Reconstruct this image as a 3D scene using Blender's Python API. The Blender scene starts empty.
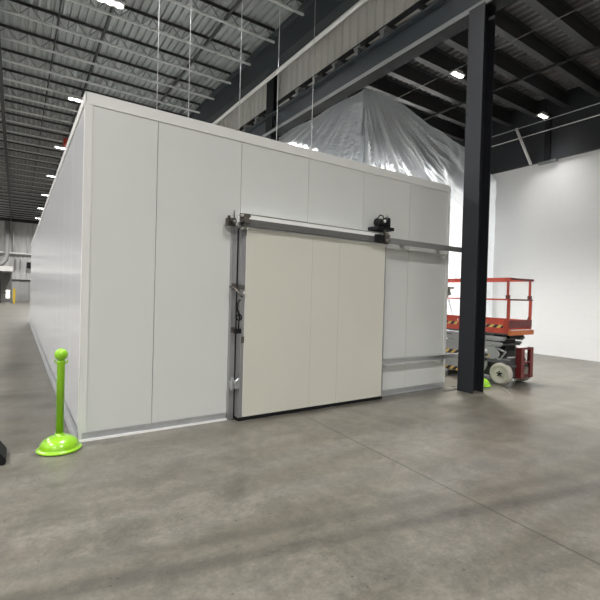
import bpy, math, random
from mathutils import Matrix, Vector
random.seed(7)
C = bpy.context.scene.collection
D = bpy.data
PI = math.pi

# ------------------------------------------------------------------ materials
def nodes_of(name):
    m = D.materials.new(name); m.use_nodes = True
    nt = m.node_tree
    b = nt.nodes['Principled BSDF']
    return m, nt, b

def mat(name, col, rough=.5, metal=0., spec=.5, var=0., scale=3., bump=0., bscale=40., coat=0., stretch=None):
    m, nt, b = nodes_of(name)
    b.inputs['Base Color'].default_value = (*col, 1)
    b.inputs['Roughness'].default_value = rough
    b.inputs['Metallic'].default_value = metal
    b.inputs['Specular IOR Level'].default_value = spec
    b.inputs['Coat Weight'].default_value = coat
    tc = nt.nodes.new('ShaderNodeTexCoord')
    src = tc.outputs['Object']
    if stretch:
        mp = nt.nodes.new('ShaderNodeMapping'); mp.inputs['Scale'].default_value = stretch
        nt.links.new(src, mp.inputs['Vector']); src = mp.outputs['Vector']
    n = nt.nodes.new('ShaderNodeTexNoise'); n.inputs['Scale'].default_value = scale
    n.inputs['Detail'].default_value = 5
    nt.links.new(src, n.inputs['Vector'])
    r = nt.nodes.new('ShaderNodeMapRange')
    r.inputs['To Min'].default_value = 1 - var; r.inputs['To Max'].default_value = 1 + var
    nt.links.new(n.outputs['Fac'], r.inputs['Value'])
    mx = nt.nodes.new('ShaderNodeVectorMath'); mx.operation = 'SCALE'
    mx.inputs[0].default_value = col
    nt.links.new(r.outputs['Result'], mx.inputs['Scale'])
    nt.links.new(mx.outputs['Vector'], b.inputs['Base Color'])
    if bump:
        n2 = nt.nodes.new('ShaderNodeTexNoise'); n2.inputs['Scale'].default_value = bscale
        nt.links.new(src, n2.inputs['Vector'])
        bp = nt.nodes.new('ShaderNodeBump'); bp.inputs['Strength'].default_value = bump
        bp.inputs['Distance'].default_value = .01
        nt.links.new(n2.outputs['Fac'], bp.inputs['Height'])
        nt.links.new(bp.outputs['Normal'], b.inputs['Normal'])
    return m

def emit(name, col, s):
    m, nt, b = nodes_of(name)
    b.inputs['Base Color'].default_value = (*col, 1)
    b.inputs['Emission Color'].default_value = (*col, 1)
    b.inputs['Emission Strength'].default_value = s
    return m

M = {}
M['panel'] = mat('panel_white', (.60, .61, .59), .36, var=.02, scale=1.2, bump=.04, bscale=3)
M['panel_side'] = mat('panel_white_side', (.60, .61, .605), .30, var=.02, scale=1.2, bump=.03, bscale=3)
M['trim_white'] = mat('trim_white', (.67, .67, .65), .4, var=.02)
M['bright_white'] = mat('bright_white', (.85, .85, .83), .35)
M['seam'] = mat('door_seam', (.42, .41, .36), .5)
M['cream'] = mat('door_cream', (.60, .59, .515), .33, var=.02, scale=2, bump=.03, bscale=2)
M['alu'] = mat('aluminium', (.42, .42, .43), .35, metal=.8, var=.06, scale=12)
M['galv'] = mat('galvanised', (.50, .51, .52), .4, metal=.7, var=.12, scale=15)
M['track'] = mat('track_grey', (.16, .16, .155), .45, metal=.5, var=.1, scale=12)
M['hardware_dark'] = mat('hardware_dark', (.07, .062, .055), .45, metal=.6, var=.3, scale=30)
M['track_ext'] = mat('track_ext_grey', (.24, .24, .235), .45, metal=.5, var=.1, scale=12)
M['steel'] = mat('hardware_steel', (.15, .135, .12), .45, metal=.7, var=.5, scale=30)
M['bright_steel'] = mat('bright_steel', (.75, .74, .70), .3, metal=.8, var=.1)
M['black'] = mat('black_rubber', (.006, .006, .007), .7, spec=.25, var=.2)
M['black_metal'] = mat('black_metal', (.006, .0065, .008), .6, spec=.25, var=.2)
M['column'] = mat('column_charcoal', (.013, .0145, .018), .5, spec=.35, var=.12, scale=4)
M['girder'] = mat('girder_grey', (.03, .037, .043), .5, var=.15, scale=2)
M['girder_lip'] = mat('girder_lip_grey', (.16, .165, .165), .5, var=.1, scale=2)
M['dark_beam'] = mat('dark_beam_paint', (.028, .028, .03), .5, var=.15, scale=2)
M['black_band'] = mat('black_wall_band', (.016, .018, .022), .55, var=.15, scale=1)
M['deck'] = mat('deck_grey', (.21, .22, .22), .5, var=.08, scale=1)
M['deck_dark'] = mat('deck_dark', (.20, .20, .20), .3, metal=.3, var=.3, scale=1.2)
M['joist_white'] = mat('joist_white', (.55, .56, .55), .5, var=.05)
M['joist_web'] = mat('joist_web_dark', (.09, .09, .09), .5, var=.1)
M['joist_top'] = mat('joist_top_dark', (.02, .02, .02), .6, var=.1)
M['pipe_white'] = mat('pipe_white', (.72, .72, .70), .4, var=.03)
M['rod'] = mat('rod_zinc', (.50, .51, .51), .4, metal=.3)
M['wall_metal'] = mat('wall_corrugated', (.47, .46, .43), .55, var=.05, scale=.8)
M['wall_far'] = mat('wall_far_liner', (.50, .50, .49), .5, var=.05, scale=.8)
M['wall_far_low'] = mat('wall_far_lower', (.36, .36, .35), .5, var=.08, scale=.8)
M['green'] = mat('lime_plastic', (.22, .47, .012), .28, var=.03, coat=.3)
M['lift_red'] = mat('lift_red', (.42, .045, .02), .4, var=.1, scale=6)
M['lift_dark_red'] = mat('lift_dark_red', (.13, .012, .012), .45, var=.15, scale=6)
M['lift_orange'] = mat('lift_orange', (.50, .14, .04), .5, var=.2, scale=8)
M['lift_grey'] = mat('lift_grey', (.27, .275, .27), .5, var=.12, scale=5)
M['lift_grey_dark'] = mat('lift_grey_dark', (.07, .07, .075), .5, var=.2, scale=8)
M['tyre'] = mat('tyre_cream', (.45, .43, .37), .7, var=.12, scale=10)
M['wheel_rim'] = mat('wheel_rim', (.52, .50, .44), .6, var=.1, scale=10)
M['control'] = mat('control_box', (.20, .21, .17), .5, var=.2, scale=20)
M['sticker'] = mat('sticker_white', (.75, .75, .72), .5)
M['yellow'] = mat('yellow_paint', (.60, .42, .04), .5, var=.05)
M['red_paint'] = mat('red_paint', (.40, .04, .03), .5, var=.1)
M['tubing'] = mat('shadow_band_grey', (.33, .33, .32), .5)
M['cable'] = mat('cable_tan', (.25, .23, .20), .6)
M['grey_mid'] = mat('grey_fabric', (.22, .22, .21), .6, var=.1)
M['lamp'] = emit('lamp_diffuser', (1, .97, .90), 26)
M['window_glow'] = emit('lit_window', (1, .97, .9), 1.6)
M['lens'] = mat('lamp_housing', (.5, .5, .5), .4)

def ribbed_panel():
    m, nt, b = nodes_of('ribbed_side_panel')
    L = nt.links.new; N = nt.nodes.new
    b.inputs['Base Color'].default_value = (.66, .67, .69, 1); b.inputs['Roughness'].default_value = .2  # paler, bluer than the front panels: this side's sheen put into the colour
    b.inputs['Specular IOR Level'].default_value = .8
    tc = N('ShaderNodeTexCoord'); w_ = N('ShaderNodeTexWave'); w_.bands_direction = 'Y'; w_.inputs['Scale'].default_value = 4
    w_.inputs['Distortion'].default_value = .3
    L(tc.outputs['Object'], w_.inputs['Vector'])
    bp = N('ShaderNodeBump'); bp.inputs['Strength'].default_value = .5; bp.inputs['Distance'].default_value = .0015
    L(w_.outputs['Fac'], bp.inputs['Height']); L(bp.outputs['Normal'], b.inputs['Normal'])
    return m
M['panel_side'] = ribbed_panel()

def hazard_mat():
    m, nt, b = nodes_of('hazard_stripes')
    tc = nt.nodes.new('ShaderNodeTexCoord'); sp = nt.nodes.new('ShaderNodeSeparateXYZ')
    nt.links.new(tc.outputs['Object'], sp.inputs[0])
    a = nt.nodes.new('ShaderNodeMath'); a.operation = 'ADD'
    nt.links.new(sp.outputs['Y'], a.inputs[0]); nt.links.new(sp.outputs['Z'], a.inputs[1])
    a2 = nt.nodes.new('ShaderNodeMath'); a2.operation = 'ADD'
    nt.links.new(a.outputs[0], a2.inputs[0]); nt.links.new(sp.outputs['X'], a2.inputs[1])
    f = nt.nodes.new('ShaderNodeMath'); f.operation = 'MULTIPLY'; f.inputs[1].default_value = 1 / .16
    nt.links.new(a2.outputs[0], f.inputs[0])
    g = nt.nodes.new('ShaderNodeMath'); g.operation = 'FRACT'; nt.links.new(f.outputs[0], g.inputs[0])
    h = nt.nodes.new('ShaderNodeMath'); h.operation = 'GREATER_THAN'; h.inputs[1].default_value = .5
    nt.links.new(g.outputs[0], h.inputs[0])
    mx = nt.nodes.new('ShaderNodeMix'); mx.data_type = 'RGBA'
    mx.inputs['A'].default_value = (.55, .36, .10, 1); mx.inputs['B'].default_value = (.012, .012, .012, 1)
    nt.links.new(h.outputs[0], mx.inputs['Factor'])
    nt.links.new(mx.outputs['Result'], b.inputs['Base Color'])
    return m
M['hazard'] = hazard_mat()

def floor_mat():
    m, nt, b = nodes_of('polished_concrete')
    L = nt.links.new; N = nt.nodes.new
    tc = N('ShaderNodeTexCoord')
    def noise(sc, det, rough=.6, st=None, dist=0.):
        n = N('ShaderNodeTexNoise'); n.inputs['Scale'].default_value = sc; n.inputs['Detail'].default_value = det
        n.inputs['Roughness'].default_value = rough; n.inputs['Distortion'].default_value = dist
        mp = N('ShaderNodeMapping')
        if st: mp.inputs['Rotation'].default_value[2] = st[1]; mp.inputs['Scale'].default_value = st[0]
        L(tc.outputs['Object'], mp.inputs['Vector']); L(mp.outputs['Vector'], n.inputs['Vector'])
        return n.outputs['Fac']
    big = noise(.55, 6, .6, None, .6)
    fine = noise(14, 8, .75)
    streak = noise(1.3, 5, .6, ((.25, 2.2, 1), .25))
    def mr(v, a, b_, c, d):
        r = N('ShaderNodeMapRange'); r.inputs[1].default_value = a; r.inputs[2].default_value = b_
        r.inputs[3].default_value = c; r.inputs[4].default_value = d; L(v, r.inputs[0]); return r.outputs[0]
    def mth(op, a, b_=None):
        n = N('ShaderNodeMath'); n.operation = op
        for i, v in enumerate((a, b_)):
            if v is None: continue
            if isinstance(v, (int, float)): n.inputs[i].default_value = v
            else: L(v, n.inputs[i])
        return n.outputs[0]
    v = mth('MULTIPLY', mr(big, .3, .7, .84, 1.16), mr(fine, .3, .7, .72, 1.28))
    v = mth('MULTIPLY', v, mr(streak, .3, .7, .86, 1.14))
    # aggregate pits: small dark specks
    vo = N('ShaderNodeTexVoronoi'); vo.inputs['Scale'].default_value = 11; L(tc.outputs['Object'], vo.inputs['Vector'])
    speck = mr(vo.outputs['Distance'], .06, .11, .45, 1.0)
    speck = mth('MAXIMUM', speck, mr(noise(1.1, 3), .46, .56, 1, 0))
    v = mth('MULTIPLY', v, speck)
    v = mth('MULTIPLY', v, mr(noise(2.6, 8, .7, None, .8), .36, .64, .78, 1.22))
    v = mth('MULTIPLY', v, mr(noise(42, 4, .7), .3, .7, .86, 1.14))
    # saw-cut joints and tyre streak
    sp = N('ShaderNodeSeparateXYZ'); L(tc.outputs['Object'], sp.inputs[0])
    wob = noise(3, 3)
    def line(coordinate, at, half, lo):
        d = mth('ABSOLUTE', mth('SUBTRACT', coordinate, at))
        return mr(d, half, half * 1.8, lo, 1.0)
    tilt = mth('SUBTRACT', sp.outputs['X'], mth('MULTIPLY', sp.outputs['Y'], .06))
    for at in (2.93, -3.2, 9.1):
        v = mth('MULTIPLY', v, line(tilt, at, .007, .5))
    for at in (-1.6, 11.7, 18.9):
        v = mth('MULTIPLY', v, line(sp.outputs['Y'], at, .006, .55))
    diag = mth('ADD', sp.outputs['Y'], mth('MULTIPLY', sp.outputs['X'], .228))
    diag = mth('ADD', diag, mth('MULTIPLY', wob, .06))
    ds = mth('MULTIPLY', mr(mth('ABSOLUTE', mth('SUBTRACT', diag, 2.60)), .03, .10, 1, 0), mr(fine, .35, .6, .2, 1))
    ds2 = mth('MULTIPLY', mr(mth('ABSOLUTE', mth('SUBTRACT', diag, 2.84)), .02, .09, 1, 0), mr(fine, .35, .6, .1, .7))
    v = mth('MULTIPLY', v, mr(ds, 0, 1, 1, .52)); v = mth('MULTIPLY', v, mr(ds2, 0, 1, 1, .62))
    sc = N('ShaderNodeVectorMath'); sc.operation = 'SCALE'; L(v, sc.inputs['Scale'])
    mx = N('ShaderNodeMix'); mx.data_type = 'RGBA'
    mx.inputs['A'].default_value = (.110, .100, .080, 1); mx.inputs['B'].default_value = (.118, .111, .095, 1)
    L(mr(streak, .35, .65, 0, 1), mx.inputs['Factor'])
    L(mx.outputs['Result'], sc.inputs[0]); L(sc.outputs[0], b.inputs['Base Color'])
    L(mth('ADD', mr(big, .3, .7, .27, .36), mr(fine, .3, .7, 0, .08)), b.inputs['Roughness'])
    b.inputs['Specular IOR Level'].default_value = .5
    bp = N('ShaderNodeBump'); bp.inputs['Strength'].default_value = .08; bp.inputs['Distance'].default_value = .01
    L(noise(3.0, 4), bp.inputs['Height']); L(bp.outputs['Normal'], b.inputs['Normal'])
    return m
M['floor'] = floor_mat()

def block_mat():
    m, nt, b = nodes_of('painted_block')
    L = nt.links.new; N = nt.nodes.new
    tc = N('ShaderNodeTexCoord'); sp = N('ShaderNodeSeparateXYZ'); cb = N('ShaderNodeCombineXYZ')
    L(tc.outputs['Object'], sp.inputs[0]); L(sp.outputs['Y'], cb.inputs['X']); L(sp.outputs['Z'], cb.inputs['Y'])
    br = N('ShaderNodeTexBrick'); L(cb.outputs[0], br.inputs['Vector'])
    br.inputs['Scale'].default_value = 1; br.inputs['Brick Width'].default_value = .4; br.inputs['Row Height'].default_value = .2
    br.inputs['Mortar Size'].default_value = .006; br.inputs['Mortar Smooth'].default_value = .5
    br.inputs['Color1'].default_value = (.76, .76, .75, 1); br.inputs['Color2'].default_value = (.765, .765, .755, 1)
    br.inputs['Mortar'].default_value = (.735, .735, .725, 1)
    L(br.outputs['Color'], b.inputs['Base Color'])
    b.inputs['Roughness'].default_value = .55
    bp = N('ShaderNodeBump'); bp.inputs['Strength'].default_value = .15; bp.inputs['Distance'].default_value = .003; bp.invert = True
    L(br.outputs['Fac'], bp.inputs['Height']); L(bp.outputs['Normal'], b.inputs['Normal'])
    return m
M['block'] = block_mat()

def plastic_mat():
    m = D.materials.new('translucent_sheeting'); m.use_nodes = True
    nt = m.node_tree; nt.nodes.clear(); L = nt.links.new; N = nt.nodes.new
    out = N('ShaderNodeOutputMaterial')
    tl = N('ShaderNodeBsdfTranslucent'); tl.inputs[0].default_value = (.80, .84, .87, 1)
    df = N('ShaderNodeBsdfDiffuse'); df.inputs[0].default_value = (.60, .64, .68, 1)
    gl = N('ShaderNodeBsdfGlossy'); gl.inputs['Roughness'].default_value = .3; gl.inputs[0].default_value = (.7, .7, .7, 1)
    rf = N('ShaderNodeBsdfRefraction'); rf.inputs['IOR'].default_value = 1.2; rf.inputs['Roughness'].default_value = .55; rf.inputs[0].default_value = (.93, .95, .96, 1)
    m1 = N('ShaderNodeMixShader'); m1.inputs[0].default_value = .42; L(tl.outputs[0], m1.inputs[1]); L(df.outputs[0], m1.inputs[2])
    m2 = N('ShaderNodeMixShader'); m2.inputs[0].default_value = .55; L(m1.outputs[0], m2.inputs[1]); L(rf.outputs[0], m2.inputs[2])
    fr = N('ShaderNodeFresnel'); fr.inputs[0].default_value = 1.3
    m3 = N('ShaderNodeMixShader'); L(fr.outputs[0], m3.inputs[0]); L(m2.outputs[0], m3.inputs[1]); L(gl.outputs[0], m3.inputs[2])
    L(m3.outputs[0], out.inputs['Surface'])
    return m
M['plastic'] = plastic_mat()

# ------------------------------------------------------------------ mesh builder
class MB:
    def __init__(s): s.v = []; s.f = []; s.sm = []
    def add(s, vs, fs, smooth=False):
        o = len(s.v); s.v += [tuple(v) for v in vs]; s.f += [tuple(i + o for i in f) for f in fs]; s.sm += [smooth] * len(fs)
        return s
    def box(s, x0, x1, y0, y1, z0, z1, rot=None):
        vs = [(x, y, z) for x in (x0, x1) for y in (y0, y1) for z in (z0, z1)]
        if rot:
            c = Vector(((x0 + x1) / 2, (y0 + y1) / 2, (z0 + z1) / 2)); vs = [tuple(c + rot @ (Vector(v) - c)) for v in vs]
        return s.add(vs, [(0, 1, 3, 2), (4, 6, 7, 5), (0, 4, 5, 1), (2, 3, 7, 6), (0, 2, 6, 4), (1, 5, 7, 3)])
    def bar(s, p, q, w, h, up=(0, 0, 1)):
        p = Vector(p); q = Vector(q); d = (q - p).normalized(); up = Vector(up)
        a = d.cross(up)
        if a.length < 1e-4: a = d.cross(Vector((1, 0, 0)))
        a.normalize(); b = a.cross(d).normalized()
        vs = [e + a * (i * w / 2) + b * (j * h / 2) for e in (p, q) for i, j in ((-1, -1), (1, -1), (1, 1), (-1, 1))]
        return s.add(vs, [(0, 1, 2, 3), (7, 6, 5, 4), (0, 4, 5, 1), (1, 5, 6, 2), (2, 6, 7, 3), (3, 7, 4, 0)])
    def tube(s, pts, r, n=10, caps=True):
        pts = [Vector(p) for p in pts]; rings = []
        prev = None
        for i, p in enumerate(pts):
            d = (pts[min(i + 1, len(pts) - 1)] - pts[max(i - 1, 0)]).normalized()
            if prev is None:
                a = d.cross(Vector((0, 0, 1)))
                if a.length < 1e-3: a = d.cross(Vector((1, 0, 0)))
            else: a = prev - d * prev.dot(d)
            a.normalize(); prev = a; b = d.cross(a)
            rr = r[i] if isinstance(r, (list, tuple)) else r
            rings.append([p + (a * math.cos(t) + b * math.sin(t)) * rr for t in [2 * PI * k / n for k in range(n)]])
        vs = [v for g in rings for v in g]; fs = []
        for i in range(len(rings) - 1):
            for k in range(n):
                a0 = i * n + k; a1 = i * n + (k + 1) % n
                fs.append((a0, a1, a1 + n, a0 + n))
        s.add(vs, fs, True)
        if caps:
            o = len(s.v) - len(vs)
            s.f.append(tuple(o + k for k in range(n))[::-1]); s.sm.append(False)
            s.f.append(tuple(o + len(vs) - n + k for k in range(n))); s.sm.append(False)
        return s
    def lathe(s, prof, c=(0, 0, 0), n=32, axis='z'):
        vs = []; fs = []
        for r, z in prof:
            for k in range(n):
                t = 2 * PI * k / n
                a, b = r * math.cos(t), r * math.sin(t)
                vs.append((c[0] + a, c[1] + b, c[2] + z) if axis == 'z' else (c[0] + z, c[1] + a, c[2] + b))
        for i in range(len(prof) - 1):
            for k in range(n):
                a0 = i * n + k; a1 = i * n + (k + 1) % n
                fs.append((a0, a1, a1 + n, a0 + n))
        return s.add(vs, fs, True)
    def prism(s, poly, axis, a, b):
        n = len(poly)
        def P(u, v, w): return {'x': (w, u, v), 'y': (u, w, v), 'z': (u, v, w)}[axis]
        vs = [P(u, v, a) for u, v in poly] + [P(u, v, b) for u, v in poly]
        return s.add(vs, [tuple(range(n))[::-1], tuple(range(n, 2 * n))] + [(i, (i + 1) % n, n + (i + 1) % n, n + i) for i in range(n)])
    def build(s, name, m, parent=None, bevel=0.):
        me = D.meshes.new(name)
        org = Vector((0, 0, 0))
        if parent is None and s.v:
            xs, ys, zs = zip(*s.v); org = Vector(((min(xs) + max(xs)) / 2, (min(ys) + max(ys)) / 2, min(zs)))
        elif parent is not None:
            w = parent.location.copy(); p = parent.parent
            while p: w += p.location; p = p.parent
            org = w
        me.from_pydata([Vector(v) - org for v in s.v], [], s.f)
        me.polygons.foreach_set('use_smooth', s.sm)
        me.update()
        import bmesh as _bm
        b = _bm.new(); b.from_mesh(me); _bm.ops.recalc_face_normals(b, faces=b.faces); b.to_mesh(me); b.free()
        me.materials.append(m)
        o = D.objects.new(name, me); C.objects.link(o)
        if parent is not None: o.parent = parent
        else: o.location = org
        if bevel:
            bv = o.modifiers.new('bevel', 'BEVEL'); bv.width = bevel; bv.segments = 2; bv.limit_method = 'ANGLE'
        return o

def tag(o, label, cat, group=None, kind=None):
    if label: o['label'] = label
    if cat: o['category'] = cat
    if group: o['group'] = group
    o['kind'] = kind or 'thing'
    return o
def empty(name, loc, label, cat, group=None):
    o = D.objects.new(name, None); C.objects.link(o); o.location = loc; o.empty_display_size = .2
    return tag(o, label, cat, group)
def struct(o, label=None):
    o['kind'] = 'structure'
    if label: o['label'] = label
    return o
def copy_tree(o, parent=None):
    c = o.copy(); C.objects.link(c); c.parent = parent
    for ch in [x for x in D.objects if x.parent == o]: copy_tree(ch, c)
    return c

# ------------------------------------------------------------------ building shell
Y0, Y1 = -12., 58.
XL, XR = -14., 13.2
DECK_HIGH, DECK_LOW = 9.5, 7.65

struct(MB().box(XL - .3, XR + .3, Y0 - .3, Y1 + .3, -.2, 0).build('floor', M['floor']), 'grey polished concrete floor with saw cut joints')
# keep object texture coordinates equal to world coordinates
fl = D.objects['floor']
off = fl.location.copy(); fl.data.transform(Matrix.Translation(off)); fl.location = (0, 0, 0)

def corrugated(x0, x1, y0, y1, z, pitch, depth, name, m, label):
    """fluted metal deck, flutes running along Y"""
    prof = []; n = int((x1 - x0) / pitch)
    for i in range(n + 1):
        x = x0 + i * pitch
        for dx, dz in ((0, 0), (.38 * pitch, 0), (.5 * pitch, depth), (.88 * pitch, depth)):
            if x + dx <= x1: prof.append((x + dx, z + dz))
    vs = [(x, y0, zz) for x, zz in prof] + [(x, y1, zz) for x, zz in prof]
    k = len(prof)
    mb = MB().add(vs, [(i, i + 1, k + i + 1, k + i) for i in range(k - 1)])
    mb.box(x0, x1, y0, y1, z + depth + .01, z + depth + .06)
    return struct(mb.build(name, m), label)
corrugated(XL, 6.84, Y0, Y1, DECK_HIGH, .2, .06, 'ceiling', M['deck'], 'grey corrugated steel roof deck of the tall bay')
corrugated(6.95, XR, Y0, 40, DECK_LOW, .2, .06, 'ceiling', M['deck_dark'], 'dark corrugated steel roof deck of the low bay')

def ribbed_wall(axis, at, a0, a1, z0, z1, pitch, depth, m, name, label, thick=.12, sgn=-1):
    """vertical ribs; axis 'x' = wall in a plane X=at running along Y"""
    prof = []; n = int((a1 - a0) / pitch)
    for i in range(n):
        a = a0 + i * pitch
        prof += [(a, 0), (a + .55 * pitch, 0), (a + .65 * pitch, depth), (a + .9 * pitch, depth)]
    prof.append((a1, 0))
    k = len(prof)
    def P(a, d, z): return (at + sgn * d, a, z) if axis == 'x' else (a, at + sgn * d, z)
    vs = [P(a, d, z0) for a, d in prof] + [P(a, d, z1) for a, d in prof]
    mb = MB().add(vs, [(i, i + 1, k + i + 1, k + i) for i in range(k - 1)])
    if axis == 'x': mb.box(min(at - sgn * .01, at - sgn * thick), max(at - sgn * .01, at - sgn * thick), a0, a1, z0, z1)
    else: mb.box(a0, a1, min(at - sgn * .01, at - sgn * thick), max(at - sgn * .01, at - sgn * thick), z0, z1)
    return struct(mb.build(name, m), label)
# clerestory wall between tall and low roof
ribbed_wall('x', 6.84, Y0, Y1, 7.63, DECK_HIGH, .3, .035, M['wall_metal'], 'wall_clerestory', 'pale corrugated wall between the high and low roofs', .1)
ribbed_wall('y', Y1, XL, 6.9, 2.45, DECK_HIGH, .5, .05, M['wall_far'], 'wall_far', 'pale ribbed metal wall at the far end of the hall')
ribbed_wall('y', Y1, XL, 6.9, 0, 2.35, .9, .03, M['wall_far_low'], 'wall_far_lower', 'grey lower part of the far end wall')
struct(MB().box(XL, 6.9, Y1 - .14, Y1 + .05, 2.35, 2.45).build('trim_1', M['dark_beam']), 'dark ledge along the far wall')
struct(MB().box(XL - .2, XL, Y0, Y1, 0, DECK_HIGH).build('wall_left', M['wall_far']))
struct(MB().box(XL, XR, Y0 - .2, Y0, 0, DECK_HIGH).build('wall_back', M['wall_far']))
w = MB().box(XR, XR + .25, Y0, 40, 0, 5.80).build('wall_right', M['block'])
w.data.transform(Matrix.Translation(w.location)); w.location = (0, 0, 0)
struct(w, 'white painted block wall on the right')
struct(MB().box(XR - .10, XR + .25, Y0, 40, 5.80, 7.72).build('trim_2', M['black_band']), 'black band along the top of the right wall')
struct(MB().box(6.95, XR, 40, 40.2, 0, 7.72).build('wall_rear', M['block']), 'white wall closing the low bay behind the plastic sheeting')

# ------------------------------------------------------------------ roof steel
def ibeam_y(mb, x, y0, y1, z0, z1, w, tf=.02, tw=.014, lip=0):
    mb.box(x - w / 2, x + w / 2, y0, y1, z0, z0 + tf)
    mb.box(x - w / 2, x + w / 2, y0, y1, z1 - tf, z1)
    mb.box(x - tw / 2, x + tw / 2, y0, y1, z0 + tf, z1 - tf)
# upper girder along the clerestory
g = MB(); ibeam_y(g, 6.52, Y0, 57.25, 8.55, 9.46, .40, .03, .1)
tag(g.build('roof_girder', M['girder']), 'deep dark grey roof girder in front of the corrugated upper wall', 'girder')
# low girder carried by the columns
e = empty('low_girder', (6.70, 20, 6.60), 'dark steel girder resting on the columns above the cold room edge', 'girder')
g = MB(); g.box(6.69, 6.71, Y0, 40, 6.72, 7.22); g.box(6.56, 6.84, Y0, 40, 7.22, 7.26)
g.build('web', M['girder'], e)
MB().box(6.55, 6.85, Y0, 40, 6.60, 6.622).build('shaded_bottom_plate', M['black_metal'], e)  # black colour stands in for the shade on the girder's underside
g = MB(); g.box(6.55, 6.57, Y0, 40, 6.623, 6.72)
g.build('bottom_flange', M['girder_lip'], e)
# ledge angle under the clerestory wall
tag(MB().box(6.70, 6.84, Y0, 40, 7.595, 7.625).build('ledge_angle', M['black_metal']), 'thin black steel angle below the corrugated upper wall', 'steel angle')
# left girder
g = MB(); ibeam_y(g, -.56, Y0, 57.25, 8.86, 9.085, .12, .03, .02)
tag(g.build('roof_girder', M['joist_top']), 'black roof girder under the white joists, leftmost in view', 'girder')
g = MB(); g.box(XL, 6.4, 57.3, 57.6, 8.9, 9.45)
tag(g.build('roof_girder', M['joist_top']), 'black girder across the top of the far end wall', 'girder')

# open-web joists of the tall bay
ORD = ['first', 'second', 'third', 'fourth', 'fifth', 'sixth', 'seventh', 'eighth', 'ninth', 'tenth', 'eleventh', 'twelfth', 'thirteenth',
       'fourteenth', 'fifteenth', 'sixteenth', 'seventeenth', 'eighteenth', 'nineteenth', 'twentieth', 'twenty-first', 'twenty-second', 'twenty-third',
       'twenty-fourth', 'twenty-fifth', 'twenty-sixth', 'twenty-seventh', 'twenty-eighth', 'twenty-ninth', 'thirtieth', 'thirty-first', 'thirty-second',
       'thirty-third', 'thirty-fourth', 'thirty-fifth', 'thirty-sixth']
jx0, jx1 = -7.6, 6.31
def joist(y):
    e = empty('roof_joist', (0, y, 9.10), None, 'joist', 'white open web roof joists of the tall bay')
    b = MB(); b.box(jx0, jx1, y - .035, y - .008, 9.10, 9.106); b.box(jx0, jx1, y + .008, y + .035, 9.10, 9.106)
    b.box(jx0, jx1, y - .016, y - .008, 9.10, 9.155); b.box(jx0, jx1, y + .008, y + .016, 9.10, 9.155)
    b.build('bottom_chord', M['joist_white'], e)
    t = MB(); t.box(jx0, jx1, y - .05, y - .008, 9.485, 9.495); t.box(jx0, jx1, y + .008, y + .05, 9.485, 9.495)
    t.box(jx0, jx1, y - .016, y - .008, 9.43, 9.495); t.box(jx0, jx1, y + .008, y + .016, 9.43, 9.495)
    t.build('top_chord', M['joist_top'], e)
    w = MB(); n = 24; st = (jx1 - jx0) / n
    for i in range(n):
        a = jx0 + i * st
        w.bar((a, y, 9.13), (a + st / 2, y, 9.46), .018, .018); w.bar((a + st / 2, y, 9.46), (a + st, y, 9.13), .018, .018)
    w.build('web', M['joist_web'], e)
    return e
ys = [18.93 + 1.549 * k for k in range(-7, 25)]
proto = joist(ys[0])
for i, y in enumerate(ys):
    o = proto if i == 0 else copy_tree(proto)
    o.location.y = y
    o['label'] = f'white open-web roof joist, {ORD[i]} counting from the top of the picture towards the far wall'

# low-bay beams
def lowbeam(y):
    b = MB()
    b.box(6.86, XR - .12, y - .08, y + .08, 7.20, 7.22); b.box(6.86, XR - .12, y - .08, y + .08, 7.60, 7.62)
    b.box(6.86, XR - .12, y - .008, y + .008, 7.22, 7.60)
    return b.build('low_roof_beam', M['dark_beam'])
b0 = lowbeam(5.2 - .845 * 3)
tag(b0, None, 'beam', 'dark beams under the low roof')
yb = [5.2 + .845 * k for k in range(-3, 14)]
for i, y in enumerate(yb):
    o = b0
    if i: o = b0.copy(); C.objects.link(o)
    o.location.y = y
    o['label'] = f'dark steel beam under the low black roof, {ORD[i]} counting from the top of the picture'

# ------------------------------------------------------------------ columns
def hcol(x0, x1, y0, y1, z1, name, label):
    b = MB(); t = .018; ym = (y0 + y1) / 2
    b.box(x0, x0 + t, y0, y1, 0, z1); b.box(x1 - t, x1, y0, y1, 0, z1); b.box(x0 + t, x1 - t, ym - .008, ym + .008, 0, z1)
    return tag(b.build(name, M['column']), label, 'column', 'dark steel columns')
hcol(6.455, 6.775, 4.32, 4.62, 6.595, 'steel_column', 'tall charcoal H-section steel column in front of the scissor lift')
hcol(6.56, 6.84, 11.68, 11.94, 6.595, 'steel_column', 'dark steel column rising behind the cold room roof')
b = MB(); b.box(6.56, 6.58, 11.62, 12.05, 7.265, 8.545); b.box(6.67, 6.69, 11.62, 12.05, 7.265, 8.545); b.box(6.58, 6.67, 11.82, 11.85, 7.265, 8.545)
b.box(6.556, 6.575, 11.62, 12.05, 6.725, 7.215)
tag(b.build('steel_post', M['black_metal']), 'black steel post standing on the low girder before the corrugated wall', 'post')
# joist seats in the gap above low girder
b = MB(); b.box(6.58, 6.83, 0, .10, 7.262, 7.45); b.box(6.60, 6.82, -.06, .16, 7.45, 7.50)
s0 = b.build('beam_seat', M['girder_lip']); tag(s0, None, 'bracket', 'grey beam seats on the low girder')
ssy = [6.9, 7.75, 8.6, 9.45, 10.3, 12.8, 13.65]
for i, y in enumerate(ssy):
    o = s0
    if i: o = s0.copy(); C.objects.link(o)
    o.location.y = y
    o['label'] = f'grey beam seat on the low girder, {ORD[i]} counting away from the charcoal column'
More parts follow.
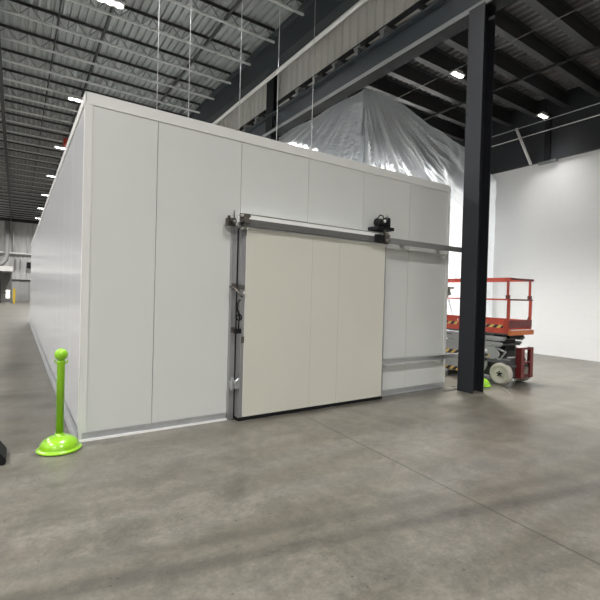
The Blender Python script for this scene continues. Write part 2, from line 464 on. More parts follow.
# pipes
def pipe(name, x, z, r, m, label, y0=Y0 + .05, y1=57.2, cat='pipe'):
    return tag(MB().tube([(x, y0, z), (x, y1, z)], r).build(name, m), label, cat)
pipe('water_pipe', 6.30, 8.15, .055, M['pipe_white'], 'white pipe running under the deep girder above the cold room')
pipe('sprinkler_pipe', 2.08, 9.33, .04, M['joist_top'], 'black sprinkler pipe through the joists above the near cold room corner')
pipe('sprinkler_pipe', 4.80, 9.33, .04, M['joist_top'], 'black sprinkler pipe through the joists left of the deep girder')
pipe('sprinkler_pipe', .9, 9.33, .025, M['joist_top'], 'thin black pipe through the joists left of the cold room roof line')
pipe('sprinkler_pipe', 12.98, 6.66, .014, M['pipe_white'], 'thin white pipe along the black band of the right wall', y1=8.6)
pipe('sprinkler_pipe', 12.55, 6.80, .012, M['rod'], 'thin pale pipe hung just off the black band, left of the lower one', y1=8.6)
pipe('sprinkler_pipe', 10.4, 7.13, .035, M['black_metal'], 'black pipe hung under the low roof beams above the plastic sheeting', y1=16)
pipe('conduit', 8.75, 7.15, .010, M['track'], 'thin zinc conduit under the low roof left of the charcoal column', y1=16)
# stub post on the black band and diagonal tube
e = empty('bracket_post', (13.08, 6.5, 5.74), 'short black post with foot plate on the black band of the right wall', 'bracket')
MB().box(13.02, 13.095, 6.44, 6.60, 5.80, 7.15).build('post', M['black_metal'], e)
MB().box(13.06, 13.195, 6.28, 6.80, 5.73, 5.79).build('foot_plate', M['girder_lip'], e)
tag(MB().tube([(12.82, 7.36, 6.93), (12.93, 6.93, 5.74)], .04).build('drain_pipe', M['pipe_white']), 'short slanting white tube hanging before the black wall band', 'pipe')

# rods hanging from the ceiling to the cold room roof
rods = [(2.09, 'above the first seam'), (2.68, 'left of the sliding door'), (3.74, "above the door's left edge"),
        (4.63, 'just right of the black steel post'), (5.55, 'in front of the plastic sheeting')]
for x, t in rods:
    e = empty('hanger_rod', (x, 8.0, 3.66), f'thin zinc hanger rod on the cold room roof {t}', 'rod', 'ceiling hanger rods')
    MB().tube([(x, 8.0, 3.67), (x, 8.0, 9.09)], .007, 8).build('rod', M['rod'], e)
    MB().box(x - .05, x + .05, 7.95, 8.05, 3.662, 3.70).build('roof_plate', M['galv'], e)

# ------------------------------------------------------------------ high-bay lamps
def lamp(x, y, z, hang, k=1.):
    e = empty('high_bay_lamp', (x, y, z), None, 'lamp')
    b = MB(); b.box(x - .30 * k, x + .30 * k, y - .13 * k, y + .13 * k, z + .012, z + .05); b.box(x - .12, x + .12, y - .06, y + .06, z + .05, z + .10)
    b.build('housing', M['lens'], e)
    for dx in (-.19, 0, .19):
        MB().tube([(x + dx * k, y, z), (x + dx * k, y, z + .012)], .088 * k, 20).build('diffuser', M['lamp'], e)
    for dx in (-.25 * k, .25 * k): MB().tube([(x + dx, y, z + .05), (x + dx, y, hang)], .006, 6).build('suspension_cable', M['black_metal'], e)
    return e
def area(x, y, z, power, sx=1.0, spread=150, col=(1, .985, .965)):
    l = D.lights.new('lamp_light', 'AREA'); l.shape = 'RECTANGLE'; l.size = sx; l.size_y = .5; l.energy = power; l.spread = math.radians(spread); l.color = col
    o = D.objects.new('lamp_light', l); C.objects.link(o); o.location = (x, y, z - .02)
    return o
P_HIGH, P_LOW = 620, 300
hl = lamp(0, 0, 8.95, 9.10, 1.1)
n = 0
RN = ['the cold room side wall', 'the far left row']
first = True
for k in range(-4, 6):
    y = 18.85 + 6.9 * k
    for x in (1.9, -5.3, -12.):
        if x == 1.9 and y > -8 and (y > 11):
            if first: o = hl; first = False
            else: o = copy_tree(hl)
            o.location = (x, y, 8.95)
            o['group'] = 'high-bay lamps over the cold room'
            o['label'] = f'glowing high-bay lamp above the cold room edge, {ORD[n]} of its row counting from the camera'; n += 1
        elif x == -5.3 or (x == 1.9):
            o = copy_tree(hl) if not first else None
            if first: o = hl; first = False
            o.location = (x, y, 8.95)
            o['group'] = 'high-bay lamps outside the frame'
            o['label'] = 'glowing high-bay lamp on the high ceiling outside the photograph'
        if x == -12. and k % 2: continue
        area(x, y, 8.95, P_HIGH * (1.25 if x < 0 else 1))
ll = lamp(0, 0, 6.75, 7.19, .62)
lows = [(8.38, 6.25, 'glowing high-bay lamp under the low roof just left of the charcoal column'),
        (12.15, 6.22, 'glowing high-bay lamp under the low roof near the black wall band'),
        (8.5, 12.5, 'lamp glowing through the plastic sheeting beside the hanger rod'),
        (12.6, 12.5, 'lamp glowing through the plastic sheeting above the sliding door motor'),
        (8.6, -.5, 'lamp of the low roof outside the photograph, inner row'), (12.1, -.5, 'lamp of the low roof outside the photograph, wall row')]
for i, (x, y, t) in enumerate(lows):
    o = ll if i == 0 else copy_tree(ll)
    o.location = (x, y, 6.75); o['label'] = t; o['group'] = 'high-bay lamps under the low roof'
    area(x, y, 6.75, P_LOW * (4.6 if y > 10 else (.6 if y < 0 else (.13 if x > 10 else 1.9))), spread=150 if y > 10 else 100)
for x in (8.7, 12.65):
    for y in (-6.5, 18.5, 24.5): area(x, y, 6.75, P_LOW, spread=130)

# ------------------------------------------------------------------ plastic sheeting
def smooth(t): return t * t * (3 - 2 * t)
def build_sheet():
    path = []                                  # (x, y, top z)
    nL, nR, nE = 200, 320, 20
    for i in range(nL):                        # along the girder, from far to the corner
        t = i / nL; path.append((6.90, 20 - 12.2 * t, 6.60 - .02 * math.sin(t * 40)))
    top = [(6.88, 6.60), (7.44, 6.68), (8.15, 6.63), (8.93, 6.45), (9.76, 6.24), (10.44, 6.12), (11.15, 6.08), (11.9, 5.95), (12.3, 5.5), (12.55, 5.35)]
    for i in range(nR + 1):
        x = 6.9 + (12.55 - 6.9) * i / nR
        for (xa, za), (xb, zb) in zip(top, top[1:]):
            if xa <= x <= xb + 1e-6: z = za + (zb - za) * (x - xa) / (xb - xa)
        path.append((x, 7.8, z))
    for i in range(1, nE + 1):
        t = i / nE; path.append((12.55 + .55 * t, 7.8 + 1.4 * t, 5.35 + .1 * t))
    nv = 260; vs = []; fs = []
    for i, (x, y, zt) in enumerate(path):
        left = i < nL; end = i > nL + nR
        s = (y - 7.8) if left else (x - 6.9 if not end else 5.65 + (y - 7.8))
        for j in range(nv + 1):
            q = j / nv; z = zt * (1 - q) + .01
            drop = 6.65 - z
            ang = math.atan2(s, drop + .35)     # fan angle about the top corner
            rad = math.hypot(s, drop + .35)
            amp = .19 * (1 - math.exp(-rad / 1.6)) * (1 - math.exp(-drop * 1.6)) + .006
            f = (math.sin(ang * 47 + .6 * math.sin(rad * 1.3)) * .45 + math.sin(ang * 83 + 1.1) * .3 + math.sin(ang * 21 + .7) * .55 + .06 * math.sin(ang * 131 + rad)) * .7
            rg = (1 - abs(math.sin(ang * 33 + .8 * math.sin(rad * .9)))) ** 5 * 1.1 - (1 - abs(math.sin(ang * 58 + 1.9 + .5 * math.sin(rad * 1.7)))) ** 6 * .9
            f += rg
            if not left:                        # swags sagging from the slack top edge on the right
                k = smooth(min(1, max(0, (s - 1.6) / 2.2)))
                cx, cz = 5.2, 6.75
                rr = math.hypot((s - cx) * .75, max(0, cz - z) * 1.0)
                sw = math.sin(rr * 6.5) * .45 + math.sin(rr * 12.5 + .6) * .22
                fade = math.exp(-max(0, drop - 1.8) / 1.2)
                f = f * (1 - k * (.55 + .45 * fade)) + sw * k * fade
            f2 = math.sin(s * 5.3 + z * 1.4) * .2 + math.sin(s * 13 - z * 2) * .08
            d = amp * (f + f2 * min(1, drop))
            if left: dx, dy = max(.10 * min(1, drop * 2) + d * .7, 0), 0
            elif end: dx, dy = d * .1, d * .1
            else: dx, dy = 0, d
            blend = math.exp(-abs(s) * 3)
            if not left and not end:
                dx = d * .4 * blend
                if s > 4.9: dy *= max(.15, 1 - (s - 4.9) / .75)
            vs.append((x + dx, y + dy, z))
    m = nv + 1
    for i in range(len(path) - 1):
        for j in range(nv): fs.append((i * m + j, (i + 1) * m + j, (i + 1) * m + j + 1, i * m + j + 1))
    mb = MB().add(vs, fs, True)
    return mb.build('plastic_sheeting', M['plastic'])
tag(build_sheet(), 'large translucent plastic dust sheeting hanging in folds from the low girder behind the cold room', 'plastic sheet')

# ------------------------------------------------------------------ cold room
BX0, BX1, BY0, BY1, BH = .58, 6.53, 4.96, 23.9, 3.65
cr = empty('cold_room', (BX0, BY0, 0), 'huge white insulated-panel cold room with a cream sliding door', 'cold room')
seams = [BX0, 1.318, 2.366, 3.41, 4.455, 5.495, BX1]
for a, b_ in zip(seams, seams[1:]):
    MB().box(a + .0022, b_ - .0022, BY0, BY0 + .1, .05, BH - .02).build('wall_panel', M['panel'], cr, .003)
n = 18; st = (BY1 - BY0 - .1) / n
pl = MB().box(BX0, BX0 + .1, BY0 + .1 + .002, BY0 + .1 + st - .002, .05, BH - .02).build('side_panel', M['panel_side'], cr, .002)
for s, x in enumerate((0, BX1 - BX0 - .1)):
    for i in range(n):
        if s == 0 and i == 0: continue
        c = pl.copy(); C.objects.link(c); c.location = (x, i * st, 0)
MB().box(BX0 + .102, BX1 - .102, BY1 - .1, BY1, .05, BH - .02).build('rear_panel', M['panel'], cr)
MB().box(BX0 + .102, BX1 - .102, BY0 + .102, BY1 - .102, BH - .12, BH - .022).build('roof_panel', M['panel'], cr)
# top trims
b = MB(); b.box(BX0 - .008, BX1 + .008, BY0 - .012, BY0 - .0005, BH - .125, BH); b.box(BX0 - .008, BX1 + .008, BY0 - .0005, BY0 + .12, BH - .018, BH)
b.build('top_trim', M['trim_white'], cr)
b = MB(); b.box(BX0 - .012, BX0 - .0005, BY0 - .012, BY1, BH - .10, BH); b.box(BX0 - .0005, BX0 + .12, BY0 + .122, BY1, BH - .018, BH)
b.build('top_trim', M['trim_white'], cr)
b = MB(); b.box(BX1 + .0005, BX1 + .012, BY0 - .012, BY1, BH - .12, BH)
b.build('top_trim', M['trim_white'], cr)
for sgn, x in ((1, BX0), (-1, BX1)):
    b = MB(); xa, xb = sorted((x - sgn * .012, x + sgn * .060)); b.box(xa, xb, BY0 - .014, BY0 - .001, .005, BH - .127)
    xa, xb = sorted((x - sgn * .012, x - sgn * .001)); b.box(xa, xb, BY0 - .001, BY0 + .05, .005, BH - .127)
    b.build('corner_trim', M['trim_white'], cr)
# base channels
def basech(mb, x0, x1):
    mb.box(x0, x1, BY0 - .045, BY0 - .0155, 0, .012); mb.box(x0, x1, BY0 - .0155, BY0 - .0125, 0, .085)
b = MB(); basech(b, BX0 + .02, 2.23); bc = b.build('base_channel', M['galv'], cr)
MB().box(BX0 - .02, 2.23, BY0 - .053, BY0 - .0455, 0, .026).build('sealant_bead', M['bright_white'], bc)
b = MB(); basech(b, 4.86, BX1); b.build('base_channel', M['galv'], cr)
b = MB(); b.box(BX0 - .055, BX0 - .0125, BY0, BY1, 0, .012); b.box(BX0 - .0165, BX0 - .0125, BY0, BY1, 0, .09); b.box(BX0 - .06, BX0 - .055, BY0, BY1, 0, .024)
b.build('base_channel', M['galv'], cr)
# door frame (left jamb) and header
b = MB(); b.box(2.24, 2.312, BY0 - .05, BY0 - .001, 0, 2.45); b.box(2.24, 2.25, BY0 - .065, BY0 - .05, 0, 2.45)
fr = b.build('door_frame', M['alu'], cr)
MB().box(2.314, 2.36, BY0 - .03, BY0 - .001, .02, 2.42).build('gap_shade_strip', M['black'], fr)  # black strip standing in for the shade in the gap between jamb and door
hd = MB().box(2.33, 4.62, BY0 - .18, BY0 - .001, 2.50, 2.578).build('door_header', M['bright_white'], cr)
MB().box(2.33, 4.66, BY0 - .185, BY0 - .001, 2.579, 2.588).build('header_lip', M['galv'], hd)
MB().box(2.33, 4.66, BY0 - .1855, BY0 - .185, 2.577, 2.584).build('header_edge', M['track'], hd)
# sliding track
b = MB(); b.box(2.34, 4.72, 4.745, 4.755, 2.428, 2.518); b.box(2.34, 4.72, 4.755, 4.83, 2.505, 2.518); b.box(2.34, 4.72, 4.735, 4.745, 2.428, 2.44)
tk = b.build('track', M['track'], cr)
b = MB(); b.box(4.76, 6.90, 4.745, 4.757, 2.435, 2.525); b.box(4.76, 6.90, 4.757, 4.83, 2.515, 2.525); b.box(4.76, 6.90, 4.730, 4.745, 2.435, 2.448)
b.build('track_extension', M['track_ext'], tk)
for x in (5.3, 6.2): MB().box(x - .03, x + .03, 4.83, BY0 - .001, 2.45, 2.525).build('track_bracket', M['alu'], tk)
# lower guide rail
b = MB(); b.box(4.83, 6.90, 4.83, 4.842, .53, .615); b.box(4.83, 6.90, 4.79, 4.83, .605, .615)
gr = b.build('guide_rail', M['galv'], cr)
for x in (5.0, 6.4): MB().box(x - .04, x + .04, 4.842, BY0 - .001, .55, .60).build('rail_bracket', M['galv'], gr)
MB().box(4.82, 4.87, 4.79, 4.85, .49, .53).build('guide_shoe', M['alu'], gr)
# door leaf
dr = MB().box(2.345, 4.795, 4.80, 4.90, .045, 2.428).build('sliding_door', M['cream'], cr, .006)
b = MB(); b.box(2.325, 2.378, 4.793, 4.905, .045, 2.40); b.build('edge_stile', M['alu'], dr)
MB().box(2.378, 2.390, 4.795, 4.80, .05, 2.40).build('stile_bead', M['trim_white'], dr)
MB().box(4.797, 4.812, 4.795, 4.905, .045, 2.40).build('edge_stile', M['alu'], dr)
MB().box(2.39, 4.79, 4.788, 4.80, 2.402, 2.427).build('top_edge', M['bright_white'], dr)
MB().box(2.39, 4.79, 4.794, 4.80, .047, .07).build('bottom_edge', M['cream'], dr)
MB().box(2.325, 4.81, 4.795, 4.90, .002, .043).build('bottom_seal', M['black'], dr)
for x in (3.40, 3.88): MB().box(x - .0015, x + .0015, 4.7988, 4.80, .08, 2.38).build('face_seam', M['seam'], dr)
# left hardware
b = MB(); b.box(2.25, 2.37, 4.71, 4.734, 2.46, 2.57); b.box(2.26, 2.38, 4.69, 4.71, 2.53, 2.57); b.box(2.24, 2.285, 4.69, 4.71, 2.42, 2.53)
b.tube([(2.31, 4.66, 2.49), (2.31, 4.71, 2.49)], .035, 16); b.tube([(2.355, 4.67, 2.47), (2.355, 4.71, 2.47)], .022, 16)
tr = b.build('trolley', M['steel'], cr)
MB().tube([(2.26, 4.665, 2.54), (2.26, 4.69, 2.54)], .018, 12).build('bolt', M['bright_steel'], tr)
MB().tube([(2.262, 4.665, 2.445), (2.262, 4.69, 2.445)], .018, 12).build('bolt', M['black'], tr)
b = MB(); b.box(2.14, 2.245, 4.82, 4.90, 2.43, 2.52); b.box(2.13, 2.155, 4.79, 4.82, 2.42, 2.54); b.tube([(2.2, 4.77, 2.475), (2.2, 4.82, 2.475)], .032, 16)
br = b.build('end_bracket', M['hardware_dark'], cr)
MB().tube([(2.2, 4.755, 2.475), (2.2, 4.77, 2.475)], .014, 12).build('bolt', M['bright_steel'], br)
MB().tube([(2.27, 4.93, 2.53), (2.27, 4.93, 2.64)], .008, 8).build('cable_stub', M['track'], cr)
MB().box(2.30, 2.37, 4.765, 4.792, 2.32, 2.38).build('door_hanger', M['track'], dr)
# motor at the right end
mo = MB().box(4.55, 4.89, 4.72, 4.95, 2.632, 2.68).build('motor_bracket', M['black_metal'], cr)
MB().tube([(4.58, 4.80, 2.745), (4.68, 4.80, 2.745)], .062, 20).tube([(4.66, 4.80, 2.735), (4.74, 4.80, 2.735)], .045, 16).build('motor', M['black_metal'], mo)
MB().lathe([(0, 0), (.062, 0), (.062, .12), (.056, .15), (.02, .165), (0, .165)], (4.80, 4.80, 2.68), 24).build('gearbox', M['black_metal'], mo)
MB().tube([(4.575, 4.79, 2.69), (4.58, 4.77, 2.80), (4.62, 4.76, 2.855), (4.69, 4.77, 2.85), (4.73, 4.79, 2.80)], .009, 8).build('motor_cable', M['black'], mo)
MB().tube([(4.775, 4.80, 2.84), (4.80, 4.79, 2.895), (4.83, 4.80, 2.89), (4.84, 4.81, 2.84)], .007, 8).build('motor_cable', M['bright_steel'], mo)
MB().box(4.70, 4.725, 4.735, 4.77, 2.75, 2.79).build('nameplate', M['trim_white'], mo)
MB().box(4.49, 4.66, 4.69, 4.733, 2.42, 2.545).build('drive_box', M['black'], cr)
b = MB(); b.box(4.685, 4.745, 4.69, 4.733, 2.41, 2.58); b.tube([(4.72, 4.66, 2.53), (4.72, 4.69, 2.53)], .028, 14); b.tube([(4.715, 4.65, 2.45), (4.715, 4.69, 2.45)], .032, 14)
b.box(4.70, 4.73, 4.733, 4.76, 2.56, 2.634)
tr2 = b.build('trolley', M['steel'], cr)
MB().tube([(4.75, 4.67, 2.58), (4.75, 4.70, 2.58)], .02, 12).build('bolt', M['bright_steel'], tr2)
# latch hardware down the left jamb
def latch(z, sc=1.):
    b = MB(); b.box(2.24, 2.30, 4.87, BY0 - .052, z - .04 * sc, z + .04 * sc)
    b.box(2.29, 2.36, 4.77, 4.792, z - .035 * sc, z + .02 * sc)
    b.tube([(2.21, 4.88, z), (2.25, 4.80, z - .03), (2.30, 4.77, z - .10 * sc), (2.33, 4.765, z - .13 * sc)], .014, 8)
    return b
lt = latch(1.68).build('latch', M['steel'], cr)
MB().tube([(2.355, 4.74, 1.60), (2.355, 4.77, 1.60)], .022, 12).build('bolt', M['bright_steel'], lt)
b = MB(); b.tube([(2.30, 4.765, 1.52), (2.26, 4.74, 1.48), (2.25, 4.73, 1.40), (2.28, 4.74, 1.34), (2.30, 4.765, 1.28)], .012, 8)
b.build('door_handle', M['black_metal'], cr)
b = MB()
b.tube([(2.29 + .035 * math.cos(t * PI / 6), 4.76, 1.30 + .035 * math.sin(t * PI / 6)) for t in range(13)], .009, 8, False)
b.tube([(2.29, 4.76, 1.26), (2.285, 4.76, 1.16)], .01, 8)
b.box(2.24, 2.33, 4.765, 4.792, 1.10, 1.16)
b.build('pull_ring', M['black_metal'], cr)
MB().box(2.245, 2.29, 4.88, BY0 - .052, 1.10, 1.17).build('keeper', M['steel'], cr)
MB().box(2.345, 2.375, 4.778, 4.792, .98, 1.06).build('strike_plate', M['steel'], cr)
b = MB(); b.box(2.24, 2.31, 4.80, BY0 - .052, .43, .50); b.box(2.22, 2.25, 4.78, 4.80, .40, .56)
b.tube([(2.25, 4.75, .49), (2.31, 4.75, .55)], .016, 12); b.box(2.26, 2.32, 4.76, 4.79, .42, .51)
b.build('door_clamp', M['galv'], cr)

# ------------------------------------------------------------------ green stanchions
def stanchion(x, y, label):
    e = empty('stanchion', (x, y, 0), label, 'stanchion', 'lime green plastic stanchions')
    prof = [(0, .010), (.185, .010), (.196, .003), (.203, .010), (.197, .022), (.184, .026)]
    for t in range(0, 10):
        a = t / 9 * PI / 2 * .84
        prof.append((.176 * math.cos(a) ** .9, .03 + .112 * math.sin(a)))
    prof += [(.042, .145), (.042, .165), (.0, .165)]
    MB().lathe(prof, (x, y, 0), 48).build('base', M['green'], e)
    b = MB(); b.lathe([(0, .16), (.036, .16), (.036, .84), (.039, .865), (.039, .885), (0, .885)], (x, y, 0), 24)
    b.build('post', M['green'], e)
    pf = [(.061 * math.sin(t * PI / 16), .942 - .061 * math.cos(t * PI / 16)) for t in range(17)]
    MB().lathe(pf, (x, y, 0), 32).build('ball_finial', M['green'], e)
    for sg in (-1, 1):
        d = Vector((.83, -.55, 0)) * sg
        pts = [(x + d.x * a, y + d.y * a, z) for a, z in ((.028, .868), (.045, .858), (.058, .862), (.063, .876), (.06, .892))]
        MB().tube(pts, .006, 8).build('hook', M['green'], e)
    return e
stanchion(.385, 4.80, 'lime green plastic stanchion with domed base beside the near cold room corner')
stanchion(7.24, 4.70, 'lime green stanchion mostly hidden behind the charcoal column, domed base showing')

# black block at the left edge
b = MB()
b.prism([(-.62, 0), (-.075, 0), (-.045, .018), (-.05, .05), (-.13, .17), (-.16, .19), (-.62, .19)], 'y', 4.60, 4.95)
tag(b.build('wheel_chock', M['black'], None, .008), 'black rubber block on the floor cut by the left edge of the photo', 'rubber block')
# cables
tag(MB().tube([(7.42, 4.42, .008), (7.28, 4.20, .008), (7.13, 4.06, .008), (7.0, 3.92, .008), (6.86, 3.80, .008)], .007, 6).build('floor_cable', M['cable']),
    'thin tan cable lying on the floor right of the charcoal column', 'cable')
tag(MB().tube([(6.62, 4.86, .008), (6.75, 4.80, .008), (6.9, 4.82, .008), (7.02, 4.74, .008)], .006, 6).build('floor_cable', M['cable']),
    'thin tan cable on the floor between the cold room and the column', 'cable')

# ------------------------------------------------------------------ scissor lift
def scissor_lift():
    X0, X1, Ya, Yb = 7.66, 8.46, 4.42, 6.45
    e = empty('scissor_lift', (8.06, 5.4, 0), 'red and grey electric scissor lift parked behind the charcoal column', 'scissor lift')
    # chassis
    b = MB(); b.box(7.80, 8.32, 4.62, 6.25, .12, .40)
    b.build('chassis', M['lift_grey_dark'], e, .01)
    for xs in (0, 1):
        xa = 7.70 if xs == 0 else 8.39
        poly = [(4.86, .30), (4.86, .44), (4.66, .47), (4.60, .56), (4.70, .70), (6.3, .70), (6.3, .10), (4.98, .10)]
        tray = MB().prism(poly, 'x', xa, xa + .03).build('side_cover', M['lift_grey'], e, .004)
        xo = 7.694 if xs == 0 else 8.42
        for (ya, yb, za, zb) in ((4.80, 5.02, .50, .545), (5.35, 5.95, .46, .54), (5.30, 6.1, .11, .19)):
            MB().box(xo, xo + .006, ya, yb, za, zb).build('hazard_stripe', M['hazard'], tray)
        if xs == 0: MB().box(xo, xo + .006, 4.86, 4.95, .585, .64).build('sticker', M['sticker'], tray)
    # wheels
    wheels = []
    for x, sg in ((7.70, -1), (8.40, 1)):
        for y in (4.56, 6.12):
            r = .205
            prof = [(0, 0), (.07, 0), (.13, .012), (.145, -.004), (.18, -.006), (r, .012), (r, .105), (.18, .12), (.0, .12)]
            prof = [(a, (z - .055) * (1 if sg < 0 else -1)) for a, z in prof]
            w_ = MB().lathe(prof, (x, y, r), 40, 'x').build('wheel', M['tyre'], e)
            hp = MB(); xo = x + sg * .06
            hp.tube([(xo - .008, y, r), (xo + .008, y, r)], .028, 12)
            for k in range(5):
                a = k * 2 * PI / 5 + .3; hp.tube([(xo - .006, y + .045 * math.cos(a), r + .045 * math.sin(a)), (xo + .006, y + .045 * math.cos(a), r + .045 * math.sin(a))], .014, 8)
            hp.build('wheel_hub', M['black_metal'], w_)
    MB().tube([(7.76, 4.56, .205), (8.34, 4.56, .205)], .03, 12).build('axle', M['lift_grey_dark'], e)
    MB().tube([(7.75, 6.12, .195), (8.37, 6.12, .195)], .03, 12).build('axle', M['lift_grey_dark'], e)
    # steering / end hardware
    b = MB(); b.box(7.74, 8.38, 4.46, 4.62, .40, .47); b.box(7.76, 7.80, 4.42, 4.70, .28, .44); b.box(7.86, 8.0, 4.46, 4.60, .14, .40)
    b.tube([(7.72, 4.70, .46), (7.72, 4.44, .40)], .03, 10); b.box(7.70, 7.76, 4.42, 5.0, .40, .46)
    b.tube([(7.80, 4.44, .34), (8.3, 4.44, .34)], .025, 10); b.box(8.0, 8.35, 4.47, 4.60, .10, .16)
    b.build('steering_carrier', M['lift_grey_dark'], e)
    b = MB(); b.box(7.705, 7.735, 4.40, 4.75, .47, .485); b.tube([(7.73, 4.60, .47), (7.73, 4.50, .62), (7.73, 4.72, .68)], .022, 10)
    b.build('strut_arm', M['lift_grey'], e)
    # scissor stack
    for xs in (7.70, 8.36):
        for k in range(4):
            z = .725 + k * .055
            za, zb = (z - .012, z + .012) if k % 2 else (z + .012, z - .012)
            off = 0 if k % 2 else .008
            MB().bar((xs + off, 4.58 - .03 * k, za), (xs + off, 6.25, zb), .03, .05).build('scissor_arm', M['lift_grey'], e)
    for y, z in ((4.62, .74), (4.60, .86), (4.56, .91), (6.2, .80)):
        MB().tube([(7.74, y, z), (8.36, y, z)], .028, 10).build('cross_tube', M['lift_grey_dark'], e)
    b = MB(); b.box(7.80, 8.30, 4.47, 4.80, .88, .93); b.box(7.88, 8.22, 4.60, 4.70, .62, .84); b.build('scissor_carriage', M['black_metal'], e)
    # platform
    pf = MB().box(X0, X1, Ya, Yb, .945, .985).build('platform', M['lift_grey_dark'], e)
    def toe(x0, x1, y0, y1):
        return MB().box(x0, x1, y0, y1, .975, 1.225)
    for xs in (0, 1):
        xa = X0 - .012 if xs == 0 else X1
        t = toe(xa, xa + .012, Ya, Yb).build('toe_board', M['lift_red'], e)
        xo = xa - .003 if xs == 0 else xa + .012
        for ya, yb in ((Ya + .10, 5.35), (5.50, 6.3)):
            MB().box(xo, xo + .003, ya, yb, 1.075, 1.135).build('hazard_stripe', M['hazard'], t)
        if xs == 0:
            for q, (yy, ww) in enumerate(((5.88, .035), (5.93, .03), (5.83, .03), (5.50, .02))):
                MB().box(xo, xo + .003, yy, yy + ww, 1.15, 1.195).build('lettering_mark', M['sticker'], t)
    toe(X0, X1, Yb, Yb + .012).build('toe_board', M['lift_red'], e)
    MB().box(X0, X1, Ya - .012, Ya, 1.08, 1.225).build('toe_board', M['lift_dark_red'], e)
    MB().box(X0 - .01, X1 + .01, Ya - .05, Ya - .001, .945, 1.035).build('end_bumper', M['lift_orange'], e)
    MB().box(X0 + .05, X1 - .10, Ya - .045, Ya - .005, 1.036, 1.05).build('step_edge', M['sticker'], e)
    # rails: lower posts
    R_ = .022
    for x in (X0 + .015, X1 - .015):
        for y in (Ya + .02, 5.45, Yb - .02):
            MB().box(x - R_, x + R_, y - R_, y + R_, 1.0, 1.62).build('rail_post', M['lift_red'], e)
        MB().bar((x, Ya, 1.615), (x, Yb, 1.615), .036, .030).build('mid_rail', M['lift_red'], e)
        MB().bar((x, Ya - .02, 2.005), (x, Yb, 2.005), .045, .045).build('top_rail', M['lift_red'], e)
        for y in (Ya + .04, Yb - .04):
            po = MB().box(x - .017, x + .017, y - .017, y + .017, 1.63, 1.985).build('upper_post', M['lift_red'], e)
            MB().box(x - .028, x + .028, y - .03, y + .03, 1.632, 1.70).build('post_socket', M['lift_dark_red'], po)
    for y in (Ya, Yb):
        MB().bar((X0, y, 1.615), (X1, y, 1.615), .036, .030).build('end_rail', M['lift_dark_red'], e)
        MB().bar((X0, y, 2.005), (X1, y, 2.005), .04, .04).build('end_rail', M['lift_dark_red'], e)
    MB().tube([(8.30, Ya - .01, 1.225), (8.30, Ya - .02, 1.27), (8.34, Ya - .02, 1.285), (8.37, Ya - .01, 1.26)], .008, 8).build('gate_latch', M['black_metal'], e)
    # platform control box hung on the rail
    b = MB(); b.prism([(5.82, 1.68), (6.05, 1.66), (6.08, 1.84), (5.76, 1.86), (5.76, 1.82), (5.86, 1.80)], 'x', 7.70, 7.84)
    cb = b.build('control_box', M['control'], e, .006)
    MB().tube([(7.77, 5.95, 1.85), (7.77, 5.95, 1.95)], .014, 10).build('joystick', M['black'], cb)
    # ladder
    ld = MB()
    ld.box(7.98, 8.09, 4.33, 4.36, .12, .70); ld.box(8.30, 8.41, 4.33, 4.36, .12, .70); ld.box(7.98, 8.00, 4.36, 4.44, .12, .70); ld.box(8.39, 8.41, 4.36, 4.44, .12, .70)
    l_ = ld.build('entry_ladder', M['lift_dark_red'], e)
    for z in (.16, .42, .68): MB().box(8.09, 8.30, 4.335, 4.42, z - .015, z + .015).build('ladder_step', M['lift_dark_red'], l_)
    return e
scissor_lift()

# ------------------------------------------------------------------ things at the far end
tag(MB().tube([(XL + .5, 57.7, 5.45), (6.6, 57.7, 5.35)], .11, 12).build('water_pipe', M['pipe_white']), 'white pipe running across the far end wall', 'pipe')
tag(MB().tube([(-.28, 57.8, 5.55), (-.28, 57.8, 8.85)], .09, 12).build('water_pipe', M['pipe_white']), 'white upright pipe at the top of the far end wall', 'pipe')
tag(MB().tube([(1.05, 57.8, 5.6), (1.05, 57.8, 7.6)], .05, 12).build('conduit', M['pipe_white']), 'short pale upright conduit on the far end wall beside the cold room', 'conduit')
tag(MB().tube([(-.85, 57.3, 8.8), (-.85, 57.3, 5.2), (-.95, 57.3, 4.6), (-1.3, 57.3, 4.1), (-1.9, 57.3, 3.95)], .22, 14).build('shadow_band', M['tubing']),
    'shadow band drawn as grey duct bending left down the far end wall', 'tubing')  # grey bent form added in place of a shadow band on the wall
tag(MB().box(1.02, 1.50, 57.55, 57.85, 3.75, 4.45).build('wall_cabinet', M['black_metal'], None, .02), 'small black box on the far end wall beside the cold room', 'box')
for i, x in enumerate((-.10, .35)):
    tag(MB().box(x, x + .1, 57.75, 57.93, 3.6, 4.75).build('wall_vent', M['grey_mid']), ('left' if i == 0 else 'right') + ' one of two slim grey strips on the far end wall', 'wall strip', 'slim strips on the far wall')
e = empty('loading_booth', (-2.2, 52, 0), 'pale open booth with flat roof at the foot of the far end wall', 'booth')
MB().box(-4.5, -.25, 50, 54, 3.10, 3.6).build('roof', M['trim_white'], e)
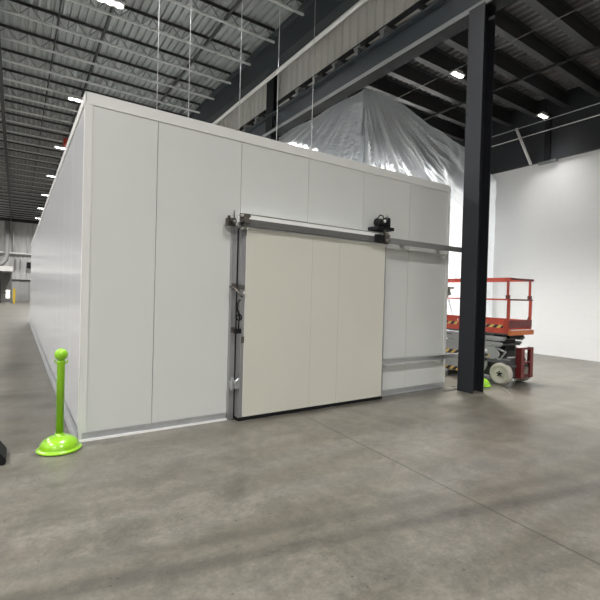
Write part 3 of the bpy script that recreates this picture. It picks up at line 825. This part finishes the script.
MB().box(-4.5, -.35, 53.85, 53.95, .02, 3.09).build('back_panel', M['grey_mid'], e)
MB().box(-1.25, -1.17, 50.1, 50.2, .0, 3.09).build('post', M['joist_top'], e)
MB().box(-.40, -.30, 50.1, 50.2, .0, 3.09).build('post', M['girder_lip'], e)
MB().box(-4.4, -1.26, 50.1, 50.18, 1.1, 2.35).build('dark_screen', M['black_metal'], e)
MB().box(-4.4, -.41, 50.1, 50.16, .95, 1.03).build('rail', M['joist_web'], e)
MB().box(-.85, -.50, 53.75, 53.84, .4, 1.25).build('lit_window', M['window_glow'], e)
tag(MB().box(-.22, -.02, 49.6, 49.8, 0, 1.45).build('safety_post', M['yellow'], None, .02), 'yellow safety post at the right corner of the far booth', 'post')
tag(MB().box(1.85, 2.3, 24.1, 24.6, 8.72, 9.04).build('unit_heater', M['red_paint'], None, .02), 'small red box hanging under the white joists beside the lamp row', 'heater')

# ------------------------------------------------------------------ world, camera, view
w = D.worlds.new('world'); bpy.context.scene.world = w; w.use_nodes = True
w.node_tree.nodes['Background'].inputs[0].default_value = (.8, .85, .9, 1)
w.node_tree.nodes['Background'].inputs[1].default_value = .2
cam = D.cameras.new('camera'); co = D.objects.new('camera', cam); C.objects.link(co)
F = 425.
def dvec(u, v): return Vector(((u - 300) / F, -(v - 300) / F, -1)).normalized()
vx, vy = dvec(930, 312), dvec(18, 287)       # vanishing points of the two wall directions
m_ = (vx + vy).normalized(); n_ = vx - vy; n_ = (n_ - m_ * n_.dot(m_)).normalized()
ax = (m_ + n_) / 2 ** .5; ay = (m_ - n_) / 2 ** .5; az = ax.cross(ay)
Rm = Matrix((ax, ay, az))
co.matrix_world = Matrix.Translation((0, 0, 1.6)) @ Rm.to_4x4()
cam.sensor_width = 36; cam.lens = F / 600 * 36; cam.clip_end = 200; cam.clip_start = .05
sc = bpy.context.scene
sc.camera = co
sc.view_settings.view_transform = 'Standard'; sc.view_settings.look = 'None'
sc.view_settings.exposure = -.54; sc.view_settings.gamma = 1; sc.view_settings.use_curve_mapping = False
